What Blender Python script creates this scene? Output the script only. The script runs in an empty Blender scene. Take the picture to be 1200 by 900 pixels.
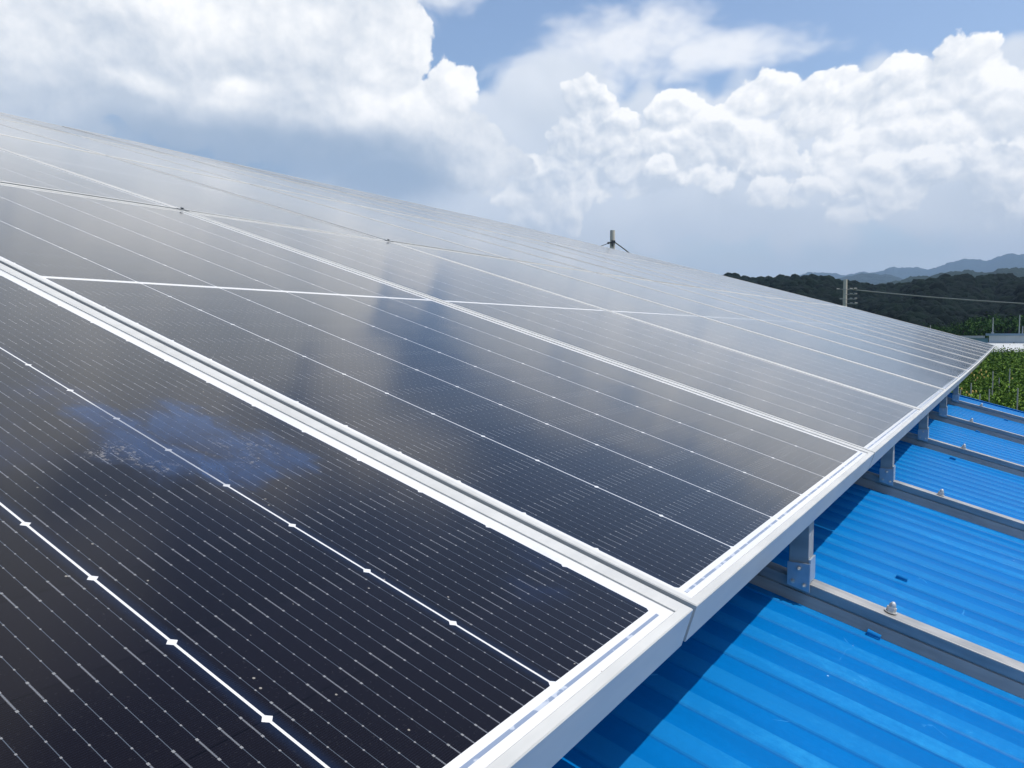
import bpy, bmesh, math, random
import numpy as np
from mathutils import Vector, Matrix
R = math.radians
random.seed(7)
rng = np.random.default_rng(7)
S = bpy.context.scene
COL = S.collection

# ------------------------------------------------------------------ camera
cam_d = bpy.data.cameras.new('camera'); cam = bpy.data.objects.new('camera', cam_d); COL.objects.link(cam)
S.camera = cam
EYE = Vector((-0.63136, -0.21397, 0.22558))
AZ, PI_, RO = 0.56359, -0.06245, 0.00055
cam_d.sensor_fit = 'HORIZONTAL'; cam_d.sensor_width = 36.0; cam_d.lens = 924.08 / 1200 * 36
cam_d.clip_start = 0.01; cam_d.clip_end = 30000
F = Vector((math.cos(PI_)*math.cos(AZ), math.cos(PI_)*math.sin(AZ), math.sin(PI_)))
r_ = F.cross(Vector((0, 0, 1))).normalized(); u_ = r_.cross(F)
r2 = r_*math.cos(RO) + u_*math.sin(RO); u2 = u_*math.cos(RO) - r_*math.sin(RO)
cam.matrix_world = Matrix(((r2.x, u2.x, -F.x, EYE.x), (r2.y, u2.y, -F.y, EYE.y), (r2.z, u2.z, -F.z, EYE.z), (0, 0, 0, 1)))

# ------------------------------------------------------------------ light and view
S.view_settings.view_transform = 'Standard'; S.view_settings.look = 'None'
S.view_settings.gamma = 1; S.view_settings.exposure = 0.22; S.view_settings.use_curve_mapping = False
S.render.engine = 'CYCLES'
S.cycles.max_bounces = 4; S.cycles.diffuse_bounces = 3; S.cycles.glossy_bounces = 2; S.cycles.volume_bounces = 0
S.cycles.use_adaptive_sampling = True; S.cycles.adaptive_threshold = 0.02
S.cycles.caustics_reflective = False; S.cycles.caustics_refractive = False
SUN = Vector((0.20, -0.455, 1.0)).normalized()          # direction towards the sun
SUN_EL = math.asin(SUN.z); SUN_AZ = math.atan2(SUN.y, SUN.x)
ld = bpy.data.lights.new('sun', 'SUN'); ld.energy = 3.6; ld.angle = R(0.53); ld.color = (1.0, 0.955, 0.89)
lo = bpy.data.objects.new('sun', ld); COL.objects.link(lo)
lo.rotation_euler = SUN.to_track_quat('Z', 'Y').to_euler()


class N:
    """tiny expression wrapper round shader math nodes"""
    def __init__(s, nt, sock): s.nt = nt; s.s = sock
    def _m(s, op, *a, clamp=False):
        n = s.nt.nodes.new('ShaderNodeMath'); n.operation = op; n.use_clamp = clamp
        for i, v in enumerate(a):
            if isinstance(v, N): s.nt.links.new(v.s, n.inputs[i])
            else: n.inputs[i].default_value = v
        return N(s.nt, n.outputs[0])
    def __add__(s, o): return s._m('ADD', s, o)
    __radd__ = __add__
    def __sub__(s, o): return s._m('SUBTRACT', s, o)
    def __rsub__(s, o): return s._m('SUBTRACT', o, s)
    def __mul__(s, o): return s._m('MULTIPLY', s, o)
    __rmul__ = __mul__
    def __truediv__(s, o): return s._m('DIVIDE', s, o)
    def lt(s, o): return s._m('LESS_THAN', s, o)
    def gt(s, o): return s._m('GREATER_THAN', s, o)
    def max(s, o): return s._m('MAXIMUM', s, o)
    def min(s, o): return s._m('MINIMUM', s, o)
    def abs(s): return s._m('ABSOLUTE', s)
    def fract(s): return s._m('FRACT', s)
    def floor(s): return s._m('FLOOR', s)
    def sat(s): return s._m('ADD', s, 0.0, clamp=True)
    def pow(s, o): return s._m('POWER', s, o)
    def sstep(s, a, b):
        n = s.nt.nodes.new('ShaderNodeMapRange'); n.interpolation_type = 'SMOOTHSTEP'
        s.nt.links.new(s.s, n.inputs[0]); n.inputs[1].default_value = a; n.inputs[2].default_value = b
        return N(s.nt, n.outputs[0])
def link_in(nt, sock, v):
    if isinstance(v, N): nt.links.new(v.s, sock)
    elif hasattr(v, 'is_output'): nt.links.new(v, sock)
    else: sock.default_value = v
def vec(nt, x=0.0, y=0.0, z=0.0):
    n = nt.nodes.new('ShaderNodeCombineXYZ')
    for i, v in enumerate((x, y, z)): link_in(nt, n.inputs[i], v)
    return n.outputs[0]
def xyz(nt, sock):
    n = nt.nodes.new('ShaderNodeSeparateXYZ'); nt.links.new(sock, n.inputs[0])
    return [N(nt, o) for o in n.outputs]
def vmath(nt, op, a, b=None, c=None):
    n = nt.nodes.new('ShaderNodeVectorMath'); n.operation = op
    link_in(nt, n.inputs[0], a)
    if b is not None: link_in(nt, n.inputs[1], b)
    if c is not None: link_in(nt, n.inputs[2], c)
    return n.outputs['Value'] if op in ('LENGTH', 'DISTANCE', 'DOT_PRODUCT') else n.outputs[0]
def noise(nt, v, scale, detail=3, rough=0.5, dist=0.0, dims='3D'):
    n = nt.nodes.new('ShaderNodeTexNoise'); n.noise_dimensions = dims; nt.links.new(v, n.inputs['Vector'])
    n.inputs['Scale'].default_value = scale; n.inputs['Detail'].default_value = detail
    n.inputs['Roughness'].default_value = rough; n.inputs['Distortion'].default_value = dist
    return N(nt, n.outputs['Fac']), n.outputs['Color']
def voro(nt, v, scale, detail=0.0, rough=0.5, dims='2D', rnd=1.0, feat='F1'):
    n = nt.nodes.new('ShaderNodeTexVoronoi'); n.voronoi_dimensions = dims; n.feature = feat; nt.links.new(v, n.inputs['Vector'])
    n.inputs['Scale'].default_value = scale; n.inputs['Randomness'].default_value = rnd
    if feat == 'F1': n.inputs['Detail'].default_value = detail; n.inputs['Roughness'].default_value = rough
    return N(nt, n.outputs['Distance']), (n.outputs['Color'] if 'Color' in n.outputs else None)
def mix(nt, f, a, b):
    n = nt.nodes.new('ShaderNodeMix'); n.data_type = 'RGBA'
    link_in(nt, n.inputs[0], f)
    for i, v in ((6, a), (7, b)):
        if isinstance(v, tuple): v = (*v[:3], 1)
        link_in(nt, n.inputs[i], v)
    return n.outputs[2]

# ------------------------------------------------------------------ sky: daylight plus cumulus by direction
W = bpy.data.worlds.new('World'); S.world = W; W.use_nodes = True; W.cycles.sampling_method = 'NONE'
wt = W.node_tree; wt.nodes.clear()
sky = wt.nodes.new('ShaderNodeTexSky'); sky.sky_type = 'NISHITA'; sky.sun_disc = False
sky.sun_elevation = SUN_EL; sky.sun_rotation = math.pi/2 - SUN_AZ
sky.air_density = 1.0; sky.dust_density = 1.5; sky.ozone_density = 2.0
tc = wt.nodes.new('ShaderNodeTexCoord')
dx, dy, dz = xyz(wt, tc.outputs['Generated'])
az = dy._m('ARCTAN2', dy, dx) * (180/math.pi)
el = dz._m('ARCSINE', dz) * (180/math.pi)
# clouds are described in degrees: a = bearing to the right of bearing 32.3, e = elevation
ax = (32.3 - az) * (el*(math.pi/180))._m('COSINE', el*(math.pi/180)).max(0.15).pow(0.5)
P = vec(wt, ax, el)
wn, wc = noise(wt, P, 0.11, 2, 0.5, dims='2D')
warp = vmath(wt, 'MULTIPLY_ADD', wc, (2.4, 2.4, 0), (-1.2, -1.2, 0))
wn2, wc2 = noise(wt, P, 0.7, 3, 0.55, dims='2D')
warp2 = vmath(wt, 'MULTIPLY_ADD', wc2, (0.55, 0.55, 0), (-0.275, -0.275, 0))
Pw = vmath(wt, 'ADD', vmath(wt, 'ADD', P, warp), warp2)
def field(p, blobs):
    out = None
    for (x, y, rx, ry) in blobs:
        q = vmath(wt, 'MULTIPLY_ADD', p, (1/rx, 1/ry, 0), (-x/rx, -y/ry, 0))
        f = 1.0 - N(wt, vmath(wt, 'LENGTH', q))
        out = f if out is None else out.max(f)
    return out
def billow(sc, det, eps):
    o = []
    for sh in (0.0, 1.0):
        p = vmath(wt, 'ADD', Pw, (0.45*eps, 0.9*eps, 0)) if sh else Pw
        b1, _ = voro(wt, p, sc, det, 0.5)
        o.append((p, 1.0 - b1))
    return o
BIL = billow(0.34, 4.0, 0.6); BILB = billow(0.24, 1.0, 0.9)
def layer(blobs, amp, bil, top=0.55):
    """returns density and a light term (difference towards the sun)"""
    o = [field(p, blobs).min(top) + (b - 0.5)*amp for p, b in bil]
    return o[0], o[0] - o[1]
def px(x, y, rx, ry):           # a direction as bearing/elevation degrees from tangent measures
    X, Y = (x-600)/924.0, (450-y)/924.0
    d = r2*X + u2*Y + F
    a = 32.3 - math.degrees(math.atan2(d.y, d.x)); e = math.degrees(math.asin(d.z/d.length))
    return (a*math.sqrt(math.cos(math.radians(e))), e, rx*0.058, ry*0.050)

haze_low = el.sstep(19.0, -1.0)
# -- back mass
back_b = [px(560, 220, 260, 150), px(640, 150, 110, 110), px(760, 200, 190, 130), px(930, 190, 190, 130), px(1080, 170, 190, 125), px(1240, 170, 210, 130),
          px(1420, 230, 260, 160), px(-260, 180, 320, 160), px(1700, 160, 300, 200)]
db, lb = layer(back_b, 0.30, BILB)
a_back = db.sstep(-0.02, 0.20)
s_back = (0.62 + lb*1.5 + (wn-0.5)*1.1).sat()
# -- thin veil
veil_b = [px(745, 60, 130, 62), px(830, 62, 150, 36), px(660, 110, 110, 70), px(505, -50, 80, 90), px(610, -130, 170, 80), px(420, -250, 170, 70)]
vn, _ = noise(wt, vmath(wt, 'MULTIPLY', Pw, (0.5, 1.0, 0)), 0.35, 3, 0.6, dims='2D')
a_veil = (field(P, veil_b)*1.3 + (vn-0.5)*1.6 + 0.05).sstep(0.0, 1.0)*0.75
# -- bright heads on the right
head_b = [px(688, 118, 46, 50), px(672, 165, 62, 60), px(715, 150, 50, 50), px(655, 215, 85, 55), px(730, 190, 60, 40), px(795, 125, 48, 42), px(845, 150, 50, 45), px(903, 108, 50, 52), px(880, 175, 90, 70),
          px(965, 125, 70, 60), px(1000, 125, 75, 62), px(1065, 110, 75, 62), px(1122, 92, 66, 64), px(1050, 185, 130, 85), px(790, 185, 110, 70), px(1200, 200, 110, 80), px(640, 240, 70, 50), px(1195, 125, 70, 62), px(1150, 165, 95, 70), px(1280, 120, 100, 90), px(1380, 90, 110, 90)]
dh, lh = layer(head_b, 0.40, BIL)
a_head = dh.sstep(0.08, 0.17)
s_head = (0.48 + lh*2.1 + (wn2-0.5)*0.25 + (wn-0.5)*0.9).sat()
fr_b = [px(1040, 215, 55, 45), px(1085, 200, 55, 42), px(1010, 250, 60, 35), px(1175, 185, 60, 42), px(770, 200, 30, 24), px(960, 235, 60, 30), px(830, 215, 60, 34), px(900, 235, 50, 30), px(1250, 240, 80, 40)]
df, lf = layer(fr_b, 0.46, BIL)
a_fr = df.sstep(0.12, 0.30)*0.92
s_fr = (0.56 + lf*2.2).sat()
# -- big cloud on the left, carrying on up over the array
left_b = [px(60, 40, 260, 150), px(240, 30, 230, 150), px(400, 20, 130, 130), px(455, 60, 62, 90), px(530, 105, 50, 48), px(320, 120, 260, 110), px(490, 150, 90, 85), px(100, -180, 330, 160), px(330, -120, 140, 130),
          px(-200, 60, 260, 260), px(560, 190, 70, 60), px(-80, -420, 320, 160)]
dl, ll = layer(left_b, 0.34, BIL)
a_left = dl.sstep(0.08, 0.18)
dark_b = [px(340, 188, 210, 62), px(450, 215, 110, 50), px(230, 170, 140, 40), px(-100, 220, 160, 50)]
dk = (field(Pw, dark_b) + 0.18).sstep(0.0, 0.85)
top_light = field(Pw, [px(250, 0, 230, 75), px(480, 50, 90, 95), px(540, 100, 55, 50), px(160, 98, 60, 22), px(290, 103, 50, 20), px(470, 125, 100, 50)]).sstep(0.0, 0.9)
s_left = (0.31 + ll*1.0 + top_light*0.55 + (wn-0.5)*1.1 + (wn2-0.5)*0.5).sat()
# -- scattered cumulus overhead and all round (seen only in the glass and in the light they give)
on, _ = noise(wt, tc.outputs['Generated'], 2.1, 4, 0.55)
a_over = (on + (el.sstep(18.0, 42.0) - 1.0)*0.4).sstep(0.52, 0.64)
WHITE = (1.06, 1.045, 1.02); GREY = (0.60, 0.66, 0.74); DARK = (0.27, 0.37, 0.51); HAZE = (0.60, 0.625, 0.65)
c = mix(wt, on.sstep(0.56, 0.75), (0.80, 0.83, 0.87), (0.42, 0.47, 0.55)); A = a_over
def over(c, A, cc, a):           # premultiply-free "over" of layer (cc, a)
    f = a/(a + A*(1.0-a)).max(0.001)
    return mix(wt, f, c, cc), a + A*(1.0-a)
c, A = over(c, A, WHITE, a_veil)
c, A = over(c, A, mix(wt, s_back, GREY, (0.76, 0.80, 0.86)), a_back*0.95)
c, A = over(c, A, mix(wt, s_head, GREY, WHITE), a_head)
c, A = over(c, A, mix(wt, s_fr, GREY, WHITE), a_fr)
c, A = over(c, A, mix(wt, s_left, (0.56, 0.62, 0.70), WHITE), a_left)
c, A = over(c, A, DARK, dk*0.85)
c, A = over(c, A, (0.40, 0.48, 0.59), (field(Pw, [px(40, 150, 190, 75), px(-150, 160, 220, 90), px(200, 150, 120, 35)]) + 0.15).sstep(0.0, 1.0)*0.55)
low_c = mix(wt, (field(Pw, [px(520, 265, 260, 45), px(860, 265, 200, 30), px(1100, 290, 240, 30)])).sstep(-0.1, 0.9), HAZE, (0.49, 0.54, 0.60))
c, A = over(c, A, low_c, el.sstep(11.5, 2.5)*0.86)
bg1 = wt.nodes.new('ShaderNodeBackground'); wt.links.new(sky.outputs[0], bg1.inputs[0]); bg1.inputs[1].default_value = 0.145
bg2 = wt.nodes.new('ShaderNodeBackground'); wt.links.new(c, bg2.inputs[0]); bg2.inputs[1].default_value = 1.0
ms = wt.nodes.new('ShaderNodeMixShader'); wo = wt.nodes.new('ShaderNodeOutputWorld')
wt.links.new(A.s, ms.inputs[0]); wt.links.new(bg1.outputs[0], ms.inputs[1]); wt.links.new(bg2.outputs[0], ms.inputs[2])
wt.links.new(ms.outputs[0], wo.inputs[0])

# ------------------------------------------------------------------ helpers
def link(o, parent=None):
    COL.objects.link(o)
    if parent: o.parent = parent
    return o
def tag(o, label=None, cat=None, group=None, kind=None):
    if label: o['label'] = label
    if cat: o['category'] = cat
    if group: o['group'] = group
    if kind: o['kind'] = kind
    return o
def empty(name, loc=(0, 0, 0), label=None, cat=None, group=None, M=None):
    o = bpy.data.objects.new(name, None); o.empty_display_size = 0.1; link(o)
    if M is not None: o.matrix_world = M
    else: o.location = loc
    return tag(o, label, cat, group)
def build(name, bm, mats, parent=None, smooth=False):
    me = bpy.data.meshes.new(name); bm.normal_update(); bm.to_mesh(me); bm.free()
    for m in (mats if isinstance(mats, (list, tuple)) else [mats]): me.materials.append(m)
    if smooth:
        for p in me.polygons: p.use_smooth = True
    o = bpy.data.objects.new(name, me); return link(o, parent)
def box(bm, x0, x1, y0, y1, z0, z1, bev=0.0):
    g = bmesh.ops.create_cube(bm, size=1, matrix=Matrix.Translation(((x0+x1)/2, (y0+y1)/2, (z0+z1)/2)) @ Matrix.Diagonal((x1-x0, y1-y0, z1-z0, 1)))
    if bev:
        es = list({e for v in g['verts'] for e in v.link_edges})
        bmesh.ops.bevel(bm, geom=es, offset=bev, segments=2, affect='EDGES', profile=0.6)
def cyl(bm, p0, p1, r0, r1=None, n=12, caps=True):
    p0, p1 = Vector(p0), Vector(p1); d = p1-p0
    M = Matrix.Translation((p0+p1)/2) @ d.to_track_quat('Z', 'Y').to_matrix().to_4x4()
    bmesh.ops.create_cone(bm, cap_ends=caps, segments=n, radius1=r0, radius2=r0 if r1 is None else r1, depth=d.length, matrix=M)
def prism(bm, prof, axis0, axis1, M=Matrix()):
    """profile (x, z) extruded along y from axis0 to axis1, then transformed"""
    a = [bm.verts.new(M @ Vector((x, axis0, z))) for x, z in prof]; b = [bm.verts.new(M @ Vector((x, axis1, z))) for x, z in prof]
    n = len(prof)
    for i in range(n): bm.faces.new((a[i], a[(i+1) % n], b[(i+1) % n], b[i]))
    bm.faces.new(a[::-1]); bm.faces.new(b)
    bmesh.ops.recalc_face_normals(bm, faces=bm.faces[:])
def mat(name):
    m = bpy.data.materials.new(name); m.use_nodes = True; nt = m.node_tree
    b = nt.nodes['Principled BSDF']; t = nt.nodes.new('ShaderNodeTexCoord')
    return m, nt, b, t
def bump(nt, b, h, strength, dist):
    n = nt.nodes.new('ShaderNodeBump'); n.inputs['Strength'].default_value = strength; n.inputs['Distance'].default_value = dist
    link_in(nt, n.inputs['Height'], h); nt.links.new(n.outputs[0], b.inputs['Normal'])
def metal(name, c0, c1, rough, metallic, sc=30, stretch=(1, 1, 1)):
    m, nt, b, t = mat(name)
    v = vmath(nt, 'MULTIPLY', t.outputs['Object'], stretch)
    n1, _ = noise(nt, v, sc, 5, 0.6); n2, _ = noise(nt, t.outputs['Object'], sc*0.15, 3, 0.5)
    f = (n1*0.6 + n2*0.6 - 0.1).sstep(0.25, 0.75)
    nt.links.new(mix(nt, f, c0, c1), b.inputs['Base Color'])
    link_in(nt, b.inputs['Roughness'], f*0.15 + (rough-0.07)); b.inputs['Metallic'].default_value = metallic
    return m

M_ALU = metal('anodised_aluminium', (0.475, 0.475, 0.45), (0.55, 0.55, 0.525), 0.45, 0.06, 60, (0.15, 1, 1))
M_GALV = metal('galvanised_steel', (0.25, 0.255, 0.255), (0.42, 0.42, 0.41), 0.50, 0.35, 90, (1, 0.12, 1))
M_ZINC = metal('zinc_plate', (0.36, 0.43, 0.50), (0.46, 0.53, 0.59), 0.38, 0.50, 60)
M_BOLT = metal('bolt_steel', (0.50, 0.50, 0.48), (0.68, 0.68, 0.66), 0.35, 0.5, 200)
M_DARK = metal('dark_clamp', (0.12, 0.13, 0.13), (0.20, 0.21, 0.21), 0.5, 0.3)

# blue painted ribbed sheet, ribs run along local y
def blue_mat(name='blue_painted_sheet'):
    m, nt, b, t = mat(name)
    o = t.outputs['Object']
    st, _ = noise(nt, vmath(nt, 'MULTIPLY', o, (6, 0.7, 6)), 3, 5, 0.65)
    fine, _ = noise(nt, o, 140, 4, 0.7)
    blot, _ = noise(nt, o, 2.2, 4, 0.55)
    x, y, z = xyz(nt, o)
    _, q_w = noise(nt, o, 5, 3, 0.6)
    col = mix(nt, (st*0.8 + fine*0.35 - 0.08).sstep(0.35, 0.75), (0.0, 0.116, 0.360), (0.0, 0.142, 0.430))
    rub, _ = noise(nt, vmath(nt, 'MULTIPLY', o, (1.0, 0.35, 1)), 9, 6, 0.7)
    rub2, _ = noise(nt, o, 60, 4, 0.75)
    topm = z.gt(-0.0009)                             # rib crowns: chalky wear plus their sky-lit highlight put into the colour
    chalk_highlight = (rub*0.8 + rub2*0.5 + blot*0.5).sstep(0.85, 1.25)
    col = mix(nt, topm*(chalk_highlight*0.55 + 0.22), col, (0.022, 0.265, 0.56))
    dirt = (blot*0.7 + fine*0.25 + st*0.3).sstep(0.72, 0.95)
    scr, _ = voro(nt, vmath(nt, 'MULTIPLY_ADD', q_w, (0.10, 0.10, 0.10), o), 6.5, 0, 0.5, '3D', 1.0, 'DISTANCE_TO_EDGE')
    scm, _ = noise(nt, o, 14, 3, 0.5)
    col = mix(nt, scr.lt(0.0045)*scm.sstep(0.60, 0.68)*0.30, col, (0.10, 0.42, 0.75))
    wh = (rub2*0.7 + rub*0.6).sstep(0.78, 0.92)*scm.sstep(0.52, 0.70)*topm
    col = mix(nt, wh*0.45, col, (0.16, 0.42, 0.74))
    col = mix(nt, dirt*0.28, col, (0.10, 0.14, 0.22))
    sp, _ = voro(nt, o, 38, 0, 0.5, '3D'); spn, _ = noise(nt, o, 9, 2)
    col = mix(nt, (sp.lt(0.045))*(spn.gt(0.62)), col, (0.35, 0.52, 0.70))
    nt.links.new(col, b.inputs['Base Color'])
    link_in(nt, b.inputs['Roughness'], 0.36 + st*0.18); b.inputs['Specular IOR Level'].default_value = 0.04
    bump(nt, b, rub*0.6 + rub2*0.15 + st*0.4, 0.35, 0.004)
    return m
M_BLUE = blue_mat()

# solar laminate: black half cells, white backsheet, wires under glass (object space, metres)
CU, CV = 0.0190, 0.0247      # first cell corner
def laminate_mat(name, stained=False):
    m, nt, b, t = mat(name)
    u, v, _z = xyz(nt, t.outputs['Object'])
    a = (u - CU)/0.16; col_in = a.gt(0.0)*a.lt(6.0)
    fu = a.fract()*0.16; dU = fu.min(0.16 - fu)
    up = v.gt(1.098)
    vv = v - CV - up*(1.1035 - CV)
    bb = vv/0.082; row_in = bb.gt(0.0)*bb.lt(13.0)
    fv = bb.fract()*0.082; dV = fv.min(0.082 - fv)
    inside = col_in*row_in
    edgeu = dU.gt(0.00088)
    diam = (dU + dV).gt(0.0037)
    cell = inside*edgeu*diam
    # per cell tone
    cid = vec(nt, a.floor(), bb.floor() + up*20)
    wn_ = nt.nodes.new('ShaderNodeTexWhiteNoise'); wn_.noise_dimensions = '2D'; nt.links.new(cid, wn_.inputs[0])
    tone = N(nt, wn_.outputs[0])
    # wires: 12 to a cell
    w = (fu - 0.0099)/0.01275; wd = ((w + 0.5).fract() - 0.5).abs()*0.01275; win = w.gt(-0.5)*w.lt(11.5)
    wire = wd.lt(0.00021)*win
    d = (fv - 0.0085)/0.0130; dd = ((d + 0.5).fract() - 0.5).abs()*0.0130; din = d.gt(-0.5)*d.lt(5.5)
    dot = dd.lt(0.0006)*din*wd.lt(0.0005)*win
    big = ((fv-0.0085).abs().lt(0.0009)).max((fv-0.0735).abs().lt(0.0009))*wd.lt(0.0007)*win
    pad = dV.lt(0.0070)*wd.lt(0.00055)*win*((v*2400).fract().gt(0.45))
    fing = (v*690).fract().gt(0.72)
    seamd = dV.lt(0.0004)
    base = mix(nt, tone, (0.0040, 0.0032, 0.0050), (0.0060, 0.0052, 0.0085))
    base = mix(nt, fing*0.55, base, (0.011, 0.011, 0.018))
    base = mix(nt, seamd, base, (0.002, 0.002, 0.004))
    edge_glow = dU.sstep(0.0085, 0.001)              # bluer coating along the cell edge
    base = mix(nt, edge_glow*0.28, base, (0.010, 0.028, 0.075))
    base = mix(nt, wire*0.62, base, (0.115, 0.14, 0.175))
    base = mix(nt, pad*0.55, base, (0.30, 0.31, 0.33))
    base = mix(nt, dot.max(big), base, (0.21, 0.215, 0.22))
    wtick = wire*v.gt(0.0197)*v.lt(0.0247)
    sheet = mix(nt, wtick*0.35, (0.64, 0.64, 0.63), (0.35, 0.37, 0.40))
    col = mix(nt, cell, sheet, base)
    o = t.outputs['Object']
    dust, _ = noise(nt, o, 420, 2, 0.6); blot, _ = noise(nt, o, 5, 4, 0.6)
    col = mix(nt, (dust.sstep(0.60, 0.80))*(blot.sstep(0.35, 0.75))*0.05, col, (0.5, 0.5, 0.48))
    sp, _ = voro(nt, o, 55, 0, 0.5, '3D')
    col = mix(nt, sp.lt(0.045)*blot.gt(0.52)*0.8, col, (0.30, 0.28, 0.24))
    rough = 0.10 + blot*0.05
    if stained:
        # dried milky smear with grit in it; local metres on this panel
        wv, wcol = noise(nt, o, 7, 5, 0.6)
        q = vmath(nt, 'ADD', o, vmath(nt, 'MULTIPLY_ADD', wcol, (0.13, 0.13, 0), (-0.065, -0.065, 0)))
        def fld(bl):
            out = None
            for (cx, cy, rx, ry) in bl:
                f = 1.0 - N(nt, vmath(nt, 'LENGTH', vmath(nt, 'MULTIPLY_ADD', q, (1/rx, 1/ry, 0), (-cx/rx, -cy/ry, 0))))
                out = f if out is None else out.max(f)
            return out
        s1 = fld([(0.800, 0.450, 0.062, 0.080), (0.868, 0.470, 0.062, 0.085), (0.915, 0.400, 0.040, 0.055), (0.850, 0.390, 0.055, 0.050), (0.800, 0.510, 0.035, 0.060)])
        streak, _ = noise(nt, vmath(nt, 'MULTIPLY', q, (9, 3, 1)), 3.2, 6, 0.7)
        msk = (s1*1.6 + (streak-0.5)*1.3).sstep(-0.1, 0.85)
        msk2 = fld([(0.67, 0.50, 0.16, 0.10), (0.62, 0.62, 0.14, 0.10), (0.80, 0.60, 0.07, 0.09), (0.975, 0.145, 0.03, 0.035), (0.93, 0.11, 0.05, 0.05)]).sstep(0.0, 1.0)*streak.sstep(0.35, 0.8)
        col = mix(nt, msk*(streak*0.5 + 0.30), col, mix(nt, streak.sstep(0.3, 0.7), (0.004, 0.022, 0.075), (0.018, 0.060, 0.165)))
        col = mix(nt, msk2*0.40, col, (0.014, 0.035, 0.11))
        g1 = fld([(0.764, 0.438, 0.024, 0.028), (0.774, 0.412, 0.018, 0.020)]).sstep(-0.1, 0.5)
        g2 = fld([(0.878, 0.415, 0.055, 0.035), (0.905, 0.42, 0.03, 0.03)]).sstep(-0.1, 0.8)
        gr, _ = noise(nt, o, 170, 5, 0.75)
        col = mix(nt, (g1*gr.sstep(0.52, 0.62)*0.60).max(g2*gr.sstep(0.56, 0.66)*0.55), col, (0.22, 0.21, 0.20))
        rough = rough + msk*0.08
    nt.links.new(col, b.inputs['Base Color']); b.inputs['Roughness'].default_value = 0.8; b.inputs['Specular IOR Level'].default_value = 0.0
    wav, _ = noise(nt, o, 3.0, 2, 0.5)
    bn = nt.nodes.new('ShaderNodeBump'); bn.inputs['Strength'].default_value = 0.12; bn.inputs['Distance'].default_value = 0.01
    nt.links.new(wav.s, bn.inputs['Height'])
    gl = nt.nodes.new('ShaderNodeBsdfGlossy'); gl.inputs['Color'].default_value = (1, 1, 1, 1); link_in(nt, gl.inputs['Roughness'], rough)
    nt.links.new(bn.outputs[0], gl.inputs['Normal'])
    fr = nt.nodes.new('ShaderNodeFresnel'); fr.inputs['IOR'].default_value = 1.5
    F_ = (N(nt, fr.outputs[0])*1.10 - 0.042).max(0.006).min(0.80)
    mx = nt.nodes.new('ShaderNodeMixShader'); nt.links.new(F_.s, mx.inputs[0]); nt.links.new(b.outputs[0], mx.inputs[1]); nt.links.new(gl.outputs[0], mx.inputs[2])
    nt.links.new(mx.outputs[0], nt.nodes['Material Output'].inputs['Surface'])
    return m
M_LAM = laminate_mat('solar_laminate'); M_LAM_S = laminate_mat('solar_laminate_soiled', True)
mb, nt, b, t = mat('white_backsheet'); n1, _ = noise(nt, t.outputs['Object'], 12, 4); nt.links.new(mix(nt, n1, (0.66, 0.66, 0.65), (0.74, 0.74, 0.73)), b.inputs['Base Color']); b.inputs['Roughness'].default_value = 0.6; M_BACK = mb
mr, nt, b, t = mat('tinned_ribbon')
n1, _ = noise(nt, t.outputs['Object'], 80, 3); nt.links.new(mix(nt, n1.sstep(0.55, 0.62), (0.20, 0.25, 0.34), (0.42, 0.46, 0.52)), b.inputs['Base Color'])
b.inputs['Roughness'].default_value = 0.35; M_RIB = mr

# ------------------------------------------------------------------ geometry of the array
AL, BE, ZR = 0.29269, 0.25438, -0.14041
FH = 0.0345
PITCH, PW, PL, ROWP = 1.021, 1.012, 2.196, 2.219
NROW, C0, C1 = 4, -2, 13
def surf(s, t):                # gentle warp of the rack, measured along the panel normal
    q = max(s - 4, 0)
    n = -0.00514*max(t - 2.2, 0)**1.5 + 0.00084*q*q - 0.00009*q*q*t
    return Vector((s, t*math.cos(AL) - n*math.sin(AL), t*math.sin(AL) + n*math.cos(AL)))
def roof_pt(x, u, n=0.0, z0=ZR):
    return Vector((x, u*math.cos(BE) - n*math.sin(BE), z0 + u*math.sin(BE) + n*math.cos(BE)))
ROOF_M = Matrix.Translation((0, 0, ZR)) @ Matrix.Rotation(BE, 4, 'X')
RT = -0.0325                   # rib crowns, below the rail top plane

# ------------------------------------------------------------------ building under the array
bld = empty('farm_building', (5, 4, -6), 'low building with a blue ribbed metal roof carrying the solar array', 'building')
def corrugated(bm, x0, x1, u0, u1):
    pitch = 0.0765; prof = []; x = x0
    k0 = math.floor((x0-0.367)/pitch)
    k = k0
    while True:
        c = 0.3838 + k*pitch
        jw = 0.0022*math.sin(k*2.399) ; jh = 0.0006*math.sin(k*1.7+1)
        for dxx, zz in ((-0.0190-jw, -0.0021+jh*0.5), (-0.0158-jw, 0.0), (0.0158+jw*0.7, 0.0), (0.0182+jw*0.7, -0.0021+jh*0.5)):
            prof.append((c+dxx, zz))
        # slight swage in the valley
        prof.append((c + 0.0375, -0.0025)); 
        k += 1
        if c > x1: break
    prof = [(min(max(p, x0), x1), z) for p, z in prof]
    nu = max(2, int((u1-u0)/0.25))
    rows = []
    for j in range(nu+1):
        u = u0 + (u1-u0)*j/nu
        rows.append([bm.verts.new((p, u, RT + z + 0.0007*math.sin(u*3.1 + p*2.3))) for p, z in prof])
    for j in range(nu):
        for i in range(len(prof)-1):
            if prof[i+1][0]-prof[i][0] > 1e-6: bm.faces.new((rows[j][i], rows[j][i+1], rows[j+1][i+1], rows[j+1][i]))
def blue_roof(x0, x1, u0, u1, name='roof'):
    bm = bmesh.new(); corrugated(bm, x0, x1, u0, u1)
    bmesh.ops.remove_doubles(bm, verts=bm.verts[:], dist=1e-5)
    o = build(name, bm, M_BLUE, bld)
    return o
def place(o, M): o.matrix_parent_inverse = bld.matrix_world.inverted(); o.matrix_world = M
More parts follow.
